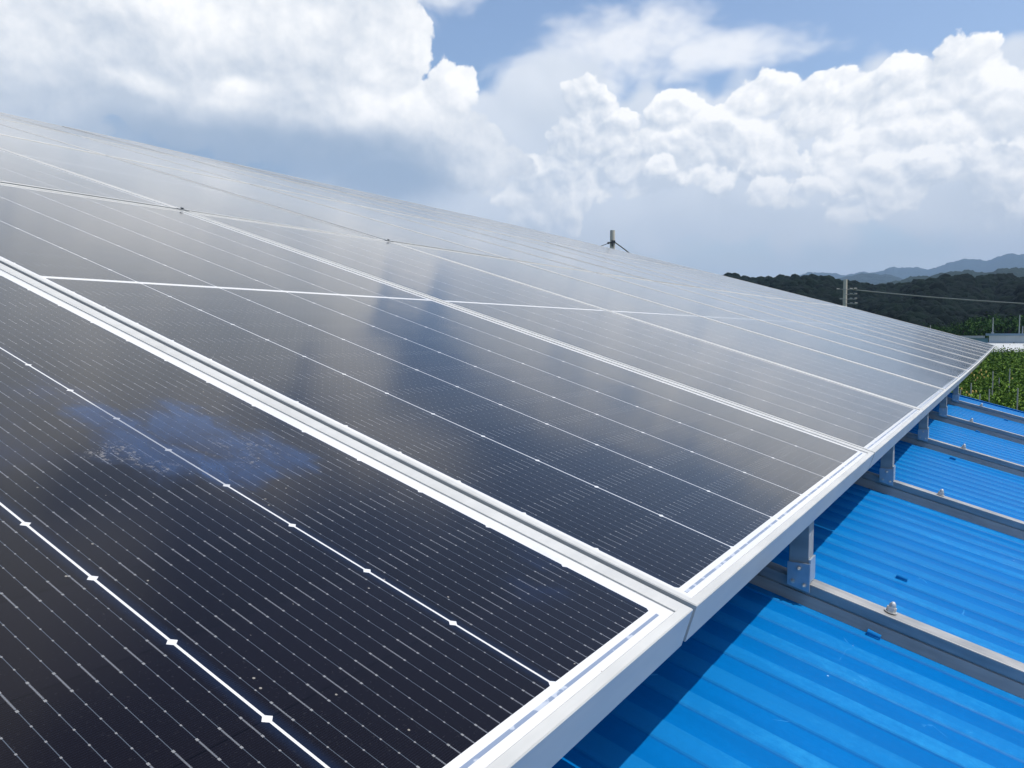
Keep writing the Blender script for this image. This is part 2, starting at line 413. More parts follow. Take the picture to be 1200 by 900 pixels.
bpy.context.view_layer.update()
X_END = 5.11
# shader reads z relative to the crowns, so shift meshes to have crowns at z=0
for (x0, x1, u0, u1) in ((-4.0, X_END, -0.85, 9.6), (X_END+0.02, 14.2, 0.45, 9.6)):
    o = blue_roof(x0, x1, u0, u1)
    for v in o.data.vertices: v.co.z -= RT
    o.parent = bld; o.matrix_parent_inverse = Matrix.Translation((-5, -4, 6)); o.matrix_basis = ROOF_M @ Matrix.Translation((0, 0, RT))
def bchild(name, bm, m, M=Matrix()):
    o = build(name, bm, m, bld); o.matrix_parent_inverse = Matrix.Translation((-5, -4, 6)); o.matrix_basis = M; return o
# gable trim along the roof's end
bm = bmesh.new(); box(bm, X_END-0.012, X_END+0.012, -0.86, 0.44, RT-0.12, RT+0.006, 0.002); bchild('verge_trim', bm, M_BLUE, ROOF_M)
bm = bmesh.new(); box(bm, -4.0, X_END, -0.99, -0.852, RT-0.12, RT-0.022, 0.004); bchild('gutter', bm, M_BLUE, ROOF_M)
m, nt, b, t = mat('render_wall'); n1, _ = noise(nt, t.outputs['Object'], 3, 6, 0.6)
nt.links.new(mix(nt, n1, (0.42, 0.42, 0.40), (0.58, 0.58, 0.55)), b.inputs['Base Color']); b.inputs['Roughness'].default_value = 0.85; M_WALL = m
bm = bmesh.new()
ridge_y = roof_pt(0, 9.6).y; ridge_z = roof_pt(0, 9.6, RT).z
def wall(x0, x1, ye):
    y0 = roof_pt(0, ye).y; z0 = roof_pt(0, ye, RT-0.03).z
    prof = [(y0, -6.6), (ridge_y*2-y0, -6.6), (ridge_y*2-y0, z0), (ridge_y, ridge_z-0.05), (y0, z0)]
    a = [bm.verts.new((x0, y, z)) for y, z in prof]; c_ = [bm.verts.new((x1, y, z)) for y, z in prof]
    for i in range(5): bm.faces.new((a[i], a[(i+1) % 5], c_[(i+1) % 5], c_[i]))
    bm.faces.new(a[::-1]); bm.faces.new(c_)
wall(-3.9, X_END-0.1, -0.6); wall(X_END-0.08, 14.1, 0.7)
bmesh.ops.recalc_face_normals(bm, faces=bm.faces[:]); bchild('wall', bm, M_WALL)
# far slope of the roof
bm = bmesh.new()
corrugated(bm, -4.0, 14.2, 0, 11.2)
for v in bm.verts: v.co.z -= RT
bchild('far_roof', bm, M_BLUE, Matrix.Translation((0, ridge_y, ridge_z)) @ Matrix.Rotation(-BE, 4, 'X'))
# painted screw caps on rib crowns
for (x, u) in ((0.857, -0.080), (0.532, -0.077), (2.35, -0.072), (3.373, -0.1145), (1.24, -0.35), (2.9, -0.33), (4.31, -0.22)):
    x = 0.3838 + 0.0765*round((x-0.3838)/0.0765)
    bm = bmesh.new(); cyl(bm, (0, -0.009, 0.0028), (0, 0.009, 0.0034), 0.0042, 0.0050, 12)
    box(bm, -0.0055, 0.0055, -0.0085, 0.0085, -0.0001, 0.0022, 0.0005)
    o = bchild('screw_cap', bm, [M_BLUE], ROOF_M @ Matrix.Translation((x, u, RT)))

# ------------------------------------------------------------------ rails on the roof, posts and rafters
ORD = ['nearest', 'second', 'third', 'fourth', 'farthest visible']
RX0, RSP = 0.547, 0.9535
def hexcap(bm, x, y, z):
    M0 = Matrix.Translation((x, y, z))
    bmesh.ops.create_cone(bm, cap_ends=True, segments=20, radius1=0.0085, radius2=0.0085, depth=0.0012, matrix=M0 @ Matrix.Translation((0, 0, 0.0006)))
    bmesh.ops.create_cone(bm, cap_ends=True, segments=6, radius1=0.0066, radius2=0.0066, depth=0.006, matrix=M0 @ Matrix.Translation((0, 0, 0.0042)))
    bmesh.ops.create_uvsphere(bm, u_segments=14, v_segments=8, radius=0.0048, matrix=M0 @ Matrix.Translation((0, 0, 0.0080)) @ Matrix.Diagonal((1, 1, 1.5, 1)))
prof_rail = [(0, -0.0012), (0.0004, 0.0), (0.0012, 0.0003), (0.0030, -0.0008), (0.0335, -0.0008), (0.0335, -0.0352), (-0.0055, -0.0352), (-0.0005, -0.0172), (0.0022, -0.0162), (0.0022, -0.0146), (0, -0.0138)]
bolt_y = {0: -0.0866, 1: -0.0845, 2: -0.0905, 3: -0.078, 4: -0.09}
for k in range(-3, 14):
    x = RX0 + RSP*k
    vis = 0 <= k <= 4
    u0 = -0.8 if k <= 4 else 0.5
    lab = ('%s galvanised rail lying across the blue roof, with a domed bolt' % ORD[k]) if vis else 'galvanised rail lying on the blue roof, hidden under the solar array'
    if not vis and k > 4: continue
    if k < 0: continue
    r = empty('roof_rail', M=ROOF_M @ Matrix.Translation((x, 0, 0)), label=lab, cat='rail', group='rails across the blue roof')
    bm = bmesh.new(); prism(bm, prof_rail, u0, 9.3); build('channel', bm, M_GALV, r)
    bm = bmesh.new(); hexcap(bm, 0.0215, bolt_y.get(k, -0.09), 0.0005); build('cap_bolt', bm, M_BOLT, r)
    if k == 0:
        pass
# posts with their foot brackets
def make_post():
    p = empty('support_post')
    # local origin: rail front-top corner at y=0.035; x+ into the rail
    zt = 0.0
    bm = bmesh.new()
    box(bm, -0.0035, 0.0285, 0.0222, 0.0498, -0.1275, -0.0275, 0.0012)
    build('post_tube', bm, M_GALV, p)
    bm = bmesh.new()
    sl = math.tan(BE)
    def plate(x0, x1, y0, y1, zl, zt_):
        vs = []
        for xx in (x0, x1):
            for (yy, zz) in ((y0, zt_), (y1, zt_), (y1, zl + (y1-y0)*sl), (y0, zl)): vs.append(bm.verts.new((xx, yy, zz)))
        a = vs[:4]; b_ = vs[4:]
        for i in range(4): bm.faces.new((a[i], a[(i+1) % 4], b_[(i+1) % 4], b_[i]))
        bm.faces.new(a[::-1]); bm.faces.new(b_)
    plate(-0.0068, -0.0038, 0.0195, 0.0508, -0.1456, -0.1040)
    plate(-0.0040, 0.0290, 0.0192, 0.0219, -0.1320, -0.0985)
    bmesh.ops.recalc_face_normals(bm, faces=bm.faces[:])
    br = build('foot_bracket', bm, M_ZINC, p)
    for (y, z) in ((0.0346, -0.1124), (0.0431, -0.1321), (0.0269, -0.1360)):
        bm = bmesh.new()
        cyl(bm, (-0.0066, y, z), (-0.0084, y, z), 0.0034, n=16)
        cyl(bm, (-0.0082, y, z), (-0.0108, y, z), 0.0026, n=6)
        cyl(bm, (-0.0106, y, z), (-0.0140, y, z), 0.0013, n=8)
        build('bolt', bm, M_BOLT, br)
    return p
POST0 = make_post()
def clone(o, parent=None):
    c_ = o.copy(); COL.objects.link(c_)
    if parent: c_.parent = parent
    for ch in o.children: clone(ch, c_)
    return c_
for k in range(0, 5):
    p = POST0 if k == 0 else clone(POST0)
    p.location = (RX0 + RSP*k, 0, 0)
    tag(p, '%s galvanised post with bolted bracket under the lower edge of the array' % ORD[k], 'post', 'posts under the lower array edge')
# rafters along the slope, under the frames
for k in range(-1, 13):
    x = RX0 + RSP*k
    bm = bmesh.new(); rows = []
    for j in range(19):
        t_ = 0.018 + j*0.49; c_ = surf(x+0.012, t_)
        nrm = Vector((0, -math.sin(AL), math.cos(AL)))
        rows.append([bm.verts.new(c_ + nrm*(-FH-0.0015-a_) + Vector((b_, 0, 0))) for (b_, a_) in ((-0.014, 0), (0.014, 0), (0.014, 0.036), (-0.014, 0.036))])
    for j in range(18):
        for i in range(4): bm.faces.new((rows[j][i], rows[j][(i+1) % 4], rows[j+1][(i+1) % 4], rows[j+1][i]))
    bm.faces.new(rows[0]); bm.faces.new(rows[-1])
    bmesh.ops.recalc_face_normals(bm, faces=bm.faces[:])
    o = build('rafter', bm, M_GALV)
    tag(o, 'steel rafter sloping up beneath the solar panels', 'rafter', 'rafters under the solar panels')

# ------------------------------------------------------------------ solar panels
LIPF, LIPL, LIPR, LH = 0.0090, 0.0100, 0.0170, 0.0016
def frame_mesh():
    bm = bmesh.new()
    # swept closed frame: outer wall, bevelled lip, inner drop to the glass
    def ring(x0, x1, y0, y1, z): return [bm.verts.new(p) for p in ((x0, y0, z), (x1, y0, z), (x1, y1, z), (x0, y1, z))]
    e = 0.0009
    rings = [ring(0.028, PW-0.028, 0.028, PL-0.028, -FH), ring(0, PW, 0, PL, -FH), ring(0, PW, 0, PL, -e), ring(e, PW-e, e, PL-e, 0),
             ring(LIPL-e, PW-LIPR+0.0045, LIPF-e, PL-LIPF+e, -0.0002), ring(LIPL, PW-LIPR, LIPF, PL-LIPF, -0.0011), ring(LIPL, PW-LIPR, LIPF, PL-LIPF, -0.006)]
    for a, b_ in zip(rings[:-1], rings[1:]):
        for i in range(4): bm.faces.new((a[i], a[(i+1) % 4], b_[(i+1) % 4], b_[i]))
    bmesh.ops.recalc_face_normals(bm, faces=bm.faces[:])
    return bm
def make_panel():
    p = empty('solar_panel')
    build('frame', frame_mesh(), M_ALU, p)
    bm = bmesh.new()
    vs = [bm.verts.new(q) for q in ((LIPL-0.002, LIPF-0.002, -0.0026), (PW-LIPR+0.002, LIPF-0.002, -0.0026), (PW-LIPR+0.002, PL-LIPF+0.002, -0.0026), (LIPL-0.002, PL-LIPF+0.002, -0.0026))]
    lo_ = [bm.verts.new(v.co + Vector((0, 0, -0.003))) for v in vs]
    bm.faces.new(vs); bm.faces.new(lo_[::-1])
    for i in range(4): bm.faces.new((vs[i], lo_[i], lo_[(i+1) % 4], vs[(i+1) % 4]))
    bm.faces.ensure_lookup_table()
    for f_ in bm.faces[1:]: f_.material_index = 1
    build('glass', bm, [M_LAM, M_BACK], p)
    for i in range(3):
        bm = bmesh.new(); x0 = CU + 0.32*i + (0.002 if i == 0 else 0.004)
        box(bm, x0, CU + 0.32*(i+1) - (0.004 if i < 2 else 0.002), 0.0160, 0.0187, -0.0028, -0.00235, 0.0)
        build('ribbon', bm, M_RIB, p)
    return p
PANEL = make_panel()
def clampobj(p):
    bm = bmesh.new(); box(bm, PW-0.012, PW+0.020, PL-0.008, PL+0.019, -0.012, 0.002, 0.002); cyl(bm, (PW+0.004, PL+0.0115, 0.001), (PW+0.004, PL+0.0115, 0.007), 0.005, n=6)
    return build('clamp', bm, M_DARK, p)
clampobj(PANEL)
ROWN = ['lowest row', 'second row up', 'third row up', 'topmost row']
NUM = ['first', 'second', 'third', 'fourth', 'fifth', 'sixth', 'seventh', 'eighth', 'ninth', 'tenth', 'eleventh', 'twelfth', 'thirteenth']
first = True
jit = random.Random(3)
for rI in range(NROW):
    for cI in range(C0, C1):
        p = PANEL if first else clone(PANEL)
        first = False
        s0, t0 = cI*PITCH - 0.0035, (0.0, 2.219, 4.422, 6.625)[rI]
        a, bx, by = surf(s0, t0), surf(s0+PW, t0), surf(s0, t0+PL)
        g = 0.0 if rI == 0 and cI < 6 else 0.0013*(1 + 0.5*rI)
        a = a + Vector((0, 0, jit.uniform(-g, g))); bx = bx + Vector((0, 0, jit.uniform(-g, g))); by = by + Vector((0, 0, jit.uniform(-g, g)))
        X = (bx-a).normalized(); Z = X.cross(by-a).normalized(); Y = Z.cross(X)
        p.matrix_world = Matrix(((X.x, Y.x, Z.x, a.x), (X.y, Y.y, Z.y, a.y), (X.z, Y.z, Z.z, a.z), (0, 0, 0, 1)))
        if rI == 0 and cI == -1:
            lab = 'nearest solar panel, with a milky blue dried smear and grit on its glass'
            for ch in p.children:
                if ch.name.startswith('glass'):
                    ch.data = ch.data.copy(); ch.data.materials[0] = M_LAM_S; ch['label'] = 'soiled glass with a milky blue dried smear'
        elif cI < 0:
            lab = 'solar panel in the %s, %s the smeared panel column' % (ROWN[rI], 'in' if cI == -1 else 'one column nearer than')
        else:
            lab = 'solar panel in the %s, %s column beyond the smeared panel' % (ROWN[rI], NUM[cI])
        if rI > 0 or cI > 1:
            for ch in [c_ for c_ in p.children if c_.name.startswith('clamp')]: bpy.data.objects.remove(ch)
        tag(p, lab, 'solar panel', 'solar panels of the roof array')

# ------------------------------------------------------------------ landscape
def polar(a_deg, d, z=0.0):
    return Vector((EYE.x + d*math.cos(R(a_deg)), EYE.y + d*math.sin(R(a_deg)), z))
HZ = EYE.z
def bear(x): return 32.29 - math.degrees(math.atan((x-600)/924.08))
def elev_t(x, y):                # tangent of elevation for a photo measurement of the skyline
    d = r2*((x-600)/924.08) + u2*((450-y)/924.08) + F
    return d.z/math.hypot(d.x, d.y)
def profile(pts, lo_v, hi_v):
    P_ = sorted([(bear(x), elev_t(x, y)) for x, y in pts])
    xs = [-60, P_[0][0]-9] + [p[0] for p in P_] + [P_[-1][0]+9, 130]
    ys = [lo_v*0.8, lo_v] + [p[1] for p in P_] + [hi_v, hi_v*0.7]
    return lambda a: float(np.interp(a, xs, ys))
crest1 = profile([(849, 322), (870, 324), (900, 321), (939, 319.5), (954, 324.5), (981, 327.5), (1008, 328.5), (1050, 328.5), (1080, 326), (1110, 324.5), (1140, 321.5), (1170, 318.5), (1200, 320)], 0.07, 0.066)
crest2 = profile([(1040, 330), (1062, 327), (1086, 320.5), (1110, 318.6), (1140, 318), (1170, 315), (1200, 315)], 0.09, 0.05)
crest3 = profile([(960, 331), (987, 325), (1003, 322), (1020, 320), (1035, 321), (1048, 325), (1060, 330), (1120, 332)], 0.05, 0.06)
crest4 = profile([(930, 323), (951, 320), (966, 317.5), (987, 323), (1002, 321), (1020, 318), (1044, 313.5), (1056, 315), (1089, 313.5), (1104, 310.5), (1122, 305), (1155, 303), (1179, 298.5), (1200, 298.5)], 0.105, 0.06)
vn1 = lambda a, k, s: math.sin(a*k + s)
def canopy(d): return HZ - 4.2 + (min(d, 150) - 63)*0.033
def ground_z(a, d):
    base = min(canopy(max(d, 35)) - 2.3, -3.5)
    if d > 190:
        q = min((d-190)/(430-190), 1.0)
        hc = crest1(a)*440 + HZ - 6.8
        sh = q*q*(3-2*q)
        sh = 0.30*q + 0.70*sh
        base = base*(1-sh) + hc*sh + 5.0*math.sin(a*0.9 + d*0.012)*q*(1-q)*2.4 + 4*math.sin(a*2.3 - d*0.03)*q*(1-q)
        if d > 430:
            w = min((d-430)/250, 1); base = base*(1-w) + (-2)*w
    return base
def polar_mesh(name, azs, ds, zf, m, label_kind='structure'):
    vs = [polar(a, d, zf(a, d)) for d in ds for a in azs]; n = len(azs)
    fs = [(j*n+i, j*n+i+1, (j+1)*n+i+1, (j+1)*n+i) for j in range(len(ds)-1) for i in range(n-1)]
    me = bpy.data.meshes.new(name); me.from_pydata([v[:] for v in vs], [], fs); me.materials.append(m)
    me.flip_normals() if me.polygons[0].normal.z < 0 else None
    for p in me.polygons: p.use_smooth = True
    o = bpy.data.objects.new(name, me); link(o); o['kind'] = label_kind
    return o
m, nt, b, t = mat('field_soil'); n1, _ = noise(nt, t.outputs['Object'], 0.4, 6, 0.65); n2, _ = noise(nt, t.outputs['Object'], 0.03, 3, 0.5)
nt.links.new(mix(nt, n1, (0.022, 0.042, 0.012), mix(nt, n2.sstep(0.4, 0.6), (0.07, 0.09, 0.03), (0.05, 0.08, 0.025))), b.inputs['Base Color']); b.inputs['Roughness'].default_value = 0.95; M_SOIL = m
def forest_mat(name, c0, c1, sc):
    m, nt, b, t = mat(name)
    n1, _ = noise(nt, t.outputs['Object'], sc, 6, 0.7); n2, _ = noise(nt, t.outputs['Object'], sc*0.12, 3, 0.6)
    g = nt.nodes.new('ShaderNodeNewGeometry'); rn = N(nt, g.outputs['Random Per Island'])
    nt.links.new(mix(nt, (n1*0.5 + n2*0.5 + (rn-0.5)*0.5).sstep(0.3, 0.8), c0, c1), b.inputs['Base Color'])
    b.inputs['Roughness'].default_value = 0.9; b.inputs['Specular IOR Level'].default_value = 0.1
    bump(nt, b, n1, 0.9, 1.0/sc)
    return m
M_FOR = forest_mat('forest_green', (0.0006, 0.0058, 0.0045), (0.0028, 0.0120, 0.0068), 0.5)
M_HILL = forest_mat('far_hill_green', (0.008, 0.020, 0.014), (0.020, 0.040, 0.022), 0.02)
azs = np.arange(-60, 130.1, 0.8)
ds = [0.01, 8, 16, 25, 35, 50, 65, 80, 100, 120, 140, 155, 170, 190, 205, 220, 240, 260, 280, 300, 320, 340, 360, 380, 400, 415, 430, 450, 480, 530, 600, 700, 1000, 2000, 4000, 7000]
polar_mesh('ground', list(azs) + [], ds, ground_z, M_SOIL)
# the rest of the circle, flat fields behind the viewer
polar_mesh('ground', list(np.arange(129.9, 300.1, 5.0)), [0.01, 20, 60, 200, 700, 2000, 7000], lambda a, d: min(canopy(max(d, 35))-2.3, -3.5), M_SOIL)
def ridge(name, crest, d0, base, thick, jag):
    az2 = np.arange(-30, 100, 0.12)
    r_w = random.Random(int(d0)); ph = [r_w.uniform(0, 6.28) for _ in range(8)]
    def zf(a, d):
        q = (d - (d0-thick))/thick
        top = HZ + d0*crest(a) + sum(jag/(i+1)*math.sin(a*(2.1*(1.9**i)) + ph[i]) for i in range(6))
        if q > 1: q = max(0, 2 - q); 
        fold = 1 + 0.16*math.sin(a*1.9 + q*2.0 + ph[1])*(1-q)
        return base + (top-base)*(max(q, 0)**0.8)*(fold if q < 1 else 1)
    dsr = [d0 - thick + thick*i/14 for i in range(15)] + [d0 + thick*0.5, d0+thick]
    return polar_mesh(name, list(az2), dsr, zf, M_HILL)
ridge('hills', crest3, 3600, -40, 700, 3)
ridge('hills', crest2, 1500, -30, 450, 2.5)
ridge('mountains', crest4, 6200, -60, 1500, 8)

# forest crowns as one mass on the dark hill
def ico_variants(nv, sub):
    out = []
    for k in range(nv):
        bm = bmesh.new(); bmesh.ops.create_icosphere(bm, subdivisions=sub, radius=1)
        rr = random.Random(k); lobes = [(Vector((rr.gauss(0, 1), rr.gauss(0, 1), rr.gauss(0.3, 0.8))).normalized(), rr.uniform(0.15, 0.45)) for _ in range(9)]
        for v in bm.verts:
            d_ = v.co.normalized(); s = 0.72 + sum(a_*max(d_.dot(l)-0.55, 0)*1.6 for l, a_ in lobes) + rr.uniform(-0.07, 0.07)
            v.co = d_*s
        out.append((np.array([v.co[:] for v in bm.verts], dtype=np.float32), np.array([[l.index for l in f.verts] for f in bm.faces], dtype=np.int32)))
        bm.free()
    return out
def scatter_mesh(name, variants, pos, scl, m, mi=None):
    V, Fc, off = [], [], 0
    for i in range(len(pos)):
        v, f = variants[i % len(variants)]
        th = rng.uniform(0, 6.28); c_, s_ = math.cos(th), math.sin(th)
        Rm = np.array([[c_, -s_, 0], [s_, c_, 0], [0, 0, 1]], dtype=np.float32)
        V.append((v @ Rm.T)*scl[i] + pos[i]); Fc.append(f + off); off += len(v)
    V = np.concatenate(V).astype(np.float32); Fc = np.concatenate(Fc)
    me = bpy.data.meshes.new(name); k = Fc.shape[1]
    me.vertices.add(len(V)); me.vertices.foreach_set('co', V.ravel())
    me.loops.add(Fc.size); me.loops.foreach_set('vertex_index', Fc.ravel().astype(np.int32))
    me.polygons.add(len(Fc)); me.polygons.foreach_set('loop_start', np.arange(0, Fc.size, k, dtype=np.int32))
    me.polygons.foreach_set('loop_total', np.full(len(Fc), k, dtype=np.int32))
    me.update(calc_edges=True); me.validate()
    me.materials.append(m)
    o = bpy.data.objects.new(name, me); link(o); return o
ICO = ico_variants(8, 2)
pos, scl = [], []
for i in range(14000):
    a = rng.uniform(-12, 24); d = 195 + 245*rng.uniform(0, 1)**0.85
    z = ground_z(a, d); s = rng.uniform(1.5, 3.4)
    if d < 260: s *= 0.8
    p = polar(a, d, z + s*0.35); pos.append(p[:]); scl.append((s, s, s*rng.uniform(0.8, 1.25)))
o = scatter_mesh('forest', ICO, np.array(pos), np.array(scl), M_FOR)
tag(o, 'dark dense woodland covering the hill behind the roof', 'forest', kind='stuff')

# lighter trees at the foot of the hill, behind the white shed
def leaf_variants(nv, n, size):
    out = []
    for k in range(nv):
        g = np.random.default_rng(100+k)
        cl = g.normal(0, 1, (9, 3)); cl /= np.linalg.norm(cl, axis=1)[:, None]; cl *= 0.62
        c_ = cl[g.integers(0, 9, n)] + g.normal(0, 0.25, (n, 3))
        nr = g.normal(0, 1, (n, 3)) + c_*0.8 + [0, 0, 0.6]; nr /= np.linalg.norm(nr, axis=1)[:, None]
        tv = np.cross(nr, g.normal(0, 1, (n, 3))); tv /= np.linalg.norm(tv, axis=1)[:, None]; bv = np.cross(nr, tv)
        s = size*g.uniform(0.6, 1.4, (n, 1))
        V = np.stack([c_ - tv*s, c_ - bv*s*0.55, c_ + tv*s, c_ + bv*s*0.55], 1).reshape(-1, 3).astype(np.float32)
        out.append((V, np.arange(4*n, dtype=np.int32).reshape(n, 4)))
    return out
M_LEAF = forest_mat('orchard_green', (0.055, 0.125, 0.014), (0.19, 0.31, 0.045), 0.8)
M_TREE = forest_mat('tree_green', (0.020, 0.060, 0.012), (0.060, 0.130, 0.026), 0.5)
M_TREE2 = forest_mat('dark_tree_green', (0.010, 0.026, 0.010), (0.032, 0.060, 0.018), 0.5)
m, nt, b, t = mat('bark'); n1, _ = noise(nt, t.outputs['Object'], 8, 5); nt.links.new(mix(nt, n1, (0.06, 0.045, 0.03), (0.14, 0.11, 0.08)), b.inputs['Base Color']); b.inputs['Roughness'].default_value = 0.9; M_BARK = m
LV = leaf_variants(4, 1400, 0.085)
def mesh_of(v, f, m, name):
    me = bpy.data.meshes.new(name); me.from_pydata(v.tolist(), [], f.tolist()); me.materials.append(m); return me
CROWNS = [mesh_of(v, f, (M_TREE, M_TREE2)[i % 2], 'crown') for i, (v, f) in enumerate(LV)]
bm = bmesh.new(); cyl(bm, (0, 0, 0), (0, 0, 1.0), 0.045, 0.02, 8)
for a_ in range(4):
    q = a_*1.6 + 0.3; cyl(bm, (0, 0, 0.55 + a_*0.08), (0.22*math.cos(q), 0.22*math.sin(q), 0.95 + a_*0.05), 0.018, 0.006, 6)
TRUNK = build('trunk', bm, M_BARK); trunk_me = TRUNK.data; bpy.data.objects.remove(TRUNK)
tree_spots = [(1084, 168, 4.0), (1096, 176, 4.6), (1106, 172, 4.2), (1118, 178, 5.0), (1128, 170, 5.2), (1136, 180, 6.0), (1146, 172, 6.4), (1154, 184, 6.6), (1163, 176, 6.2), (1172, 186, 6.8),
              (1181, 176, 6.0), (1190, 184, 7.0), (1200, 178, 6.4), (1212, 182, 6.8), (1226, 178, 6.5), (1070, 182, 3.6), (1058, 188, 3.2)]
for i, (x, d, h) in enumerate(tree_spots):
    a = bear(x); g_ = ground_z(a, d); topz = HZ + (h*0.80 - 1.4)
    H = topz - g_
    e = empty('broadleaf_tree', polar(a, d, g_), 'bushy tree at the foot of the wooded hill, %s from the left of its row' % (['first', 'second', 'third', 'fourth', 'fifth', 'sixth', 'seventh', 'eighth', 'ninth', 'tenth', 'eleventh', 'twelfth', 'thirteenth', 'fourteenth', 'fifteenth', 'sixteenth', 'seventeenth'][sorted([q[0] for q in tree_spots]).index(x)]), 'tree', 'trees at the foot of the hill')
    c_ = bpy.data.objects.new('crown', CROWNS[i % 4]); link(c_, e); c_.location = (0, 0, H*0.60); c_.scale = (H*0.36, H*0.36, H*0.42); c_.rotation_euler = (0, 0, i*1.3)
    t_ = bpy.data.objects.new('trunk', trunk_me); link(t_, e); t_.scale = (H*0.9, H*0.9, H*0.7)

# orchard: a green mass of low fruit bushes
LVB = leaf_variants(6, 330, 0.095)
pos, scl = [], []
for row in range(56):
    for c_ in range(64):
        d = 38 + row*1.75 + rng.uniform(-0.5, 0.5)
        lat = -26 + c_*1.05 + rng.uniform(-0.4, 0.4)
        a = math.degrees(math.atan2(lat, d))
        if d < 70 and abs(lat) > 22: continue
        s = rng.uniform(0.8, 1.25); cz = canopy(d) - 0.55 + rng.uniform(-0.3, 0.35)
        if d > 121: continue
        pos.append((EYE.x + d*math.cos(R(a)), EYE.y + lat, cz)); scl.append((s, s, s*rng.uniform(0.85, 1.35)))
o = scatter_mesh('orchard_foliage', LVB, np.array(pos), np.array(scl), M_LEAF)
tag(o, 'dense green orchard foliage below the roof', 'orchard', kind='stuff')
# yellow fruit covers hanging in the leaves
m, nt, b, t = mat('yellow_paper'); n1, _ = noise(nt, t.outputs['Object'], 5, 3); nt.links.new(mix(nt, n1, (0.55, 0.33, 0.06), (0.75, 0.55, 0.15)), b.inputs['Base Color']); b.inputs['Roughness'].default_value = 0.8; M_YEL = m
bm = bmesh.new(); bmesh.ops.create_icosphere(bm, subdivisions=2, radius=1)
for v in bm.verts: v.co.z *= 1.45; v.co.x *= (1.0 if v.co.z < 0 else 0.75); v.co.y *= (1.0 if v.co.z < 0 else 0.75)
fruit = build('fruit_bag', bm, M_YEL, smooth=True); firstf = True
def at(x, y, d):
    a = bear(x); return polar(a, d, HZ + elev_t(x, y)*d)
for i, (x, y) in enumerate(((1148, 437), (1151, 439), (1154, 442), (1142, 440), (1146, 443), (1144, 446), (1156, 436), (1139, 437), (1150, 434), (1134, 460), (1141, 459), (1145, 459), (1128, 456), (1158, 441), (1187, 444), (1137, 463))):
    # sits on the upper side of the bushes
    d = 70 if y < 450 else 56
    for _ in range(30):
        z = HZ + elev_t(x, y)*d
        if z < canopy(d) + 0.42: d -= 1.0
        else: break
    o = fruit if firstf else fruit.copy()
    if not firstf: COL.objects.link(o)
    firstf = False
    o.location = polar(bear(x), d-0.9, HZ + elev_t(x, y)*(d-0.9)); o.scale = (0.062, 0.062, 0.062)
    tag(o, 'small yellow paper fruit bag in the green orchard leaves', 'fruit bag', 'yellow fruit bags in the orchard')
# stakes
m, nt, b, t = mat('weathered_stake'); n1, _ = noise(nt, t.outputs['Object'], 6, 3); nt.links.new(mix(nt, n1, (0.30, 0.29, 0.26), (0.46, 0.45, 0.42)), b.inputs['Base Color']); b.inputs['Roughness'].default_value = 0.7; M_STK = m
stk = [(1164.4, 435, 454, 62), (1139.4, 449, 468, 55), (1127, 457, 466, 52), (1161, 456, 471, 54), (1184, 432, 448, 66), (1194.4, 455, 478, 50), (1172, 441, 452, 68), (1150, 462, 474, 50), (1109, 455, 464, 58)]
order = ['first', 'second', 'third', 'fourth', 'fifth', 'sixth', 'seventh', 'eighth', 'ninth']
xs_ = sorted(s_[0] for s_ in stk)
for (x, y0, y1, d) in stk:
    bm = bmesh.new(); zt_ = HZ + elev_t(x, y0)*d; zb_ = ground_z(bear(x), d)
    cyl(bm, (0, 0, 0), (0.02, 0.01, zt_-zb_), 0.045, 0.035, 8)
    o = build('orchard_stake', bm, M_STK); o.location = polar(bear(x), d, zb_)
    tag(o, 'thin grey stake standing in the green orchard, %s from the left' % order[xs_.index(x)], 'stake', 'stakes in the orchard')

# ------------------------------------------------------------------ white and blue shed beyond the orchard
def paint(name, c0, c1, rough=0.6):
    m, nt, b, t = mat(name); n1, _ = noise(nt, vmath(nt, 'MULTIPLY', t.outputs['Object'], (1, 1, 0.3)), 1.2, 5, 0.6)
    nt.links.new(mix(nt, n1, c0, c1), b.inputs['Base Color']); b.inputs['Roughness'].default_value = rough
    x, y, z = xyz(nt, t.outputs['Object']); bump(nt, b, ((x*3.0).fract()-0.5).abs(), 0.35, 0.05)
    return m
M_WHT = paint('white_cladding', (0.55, 0.58, 0.58), (0.68, 0.70, 0.70)); M_LBL = paint('pale_blue_cladding', (0.20, 0.38, 0.48), (0.27, 0.46, 0.55)); M_RFB = paint('blue_grey_roof', (0.16, 0.25, 0.33), (0.24, 0.34, 0.42)); M_RFW = paint('white_roof', (0.46, 0.48, 0.48), (0.56, 0.58, 0.58))
D = 150.0
aL = bear(1158)
org = polar(aL, D, 0); axd = Vector((-math.sin(R(aL)), math.cos(R(aL)), 0))*-1     # runs to the right
fwd = Vector((math.cos(R(aL)), math.sin(R(aL)), 0))
shed = empty('storage_shed', (org.x, org.y, -5.0), 'long white shed with a pale blue roof edge beyond the orchard', 'shed')
shed.rotation_euler = (0, 0, math.atan2(axd.y, axd.x)); shed.location.z = -5.2
g0 = -5.2
def zy(y): return HZ + elev_t(1180, y)*D - g0
def sh(name, bm, m): return build(name, bm, m, shed)
bm = bmesh.new(); box(bm, 0.0, 34, 0.0, 12, 0, zy(393.2)); sh('wall', bm, M_WHT)
bm = bmesh.new(); prism(bm, [(-0.5, zy(393.2)-0.02), (34.5, zy(393.2)-0.02), (34.5, zy(390.8)), (-0.5, zy(390.8))], -0.5, 12.5); sh('roof', bm, M_RFB)
bm = bmesh.new()
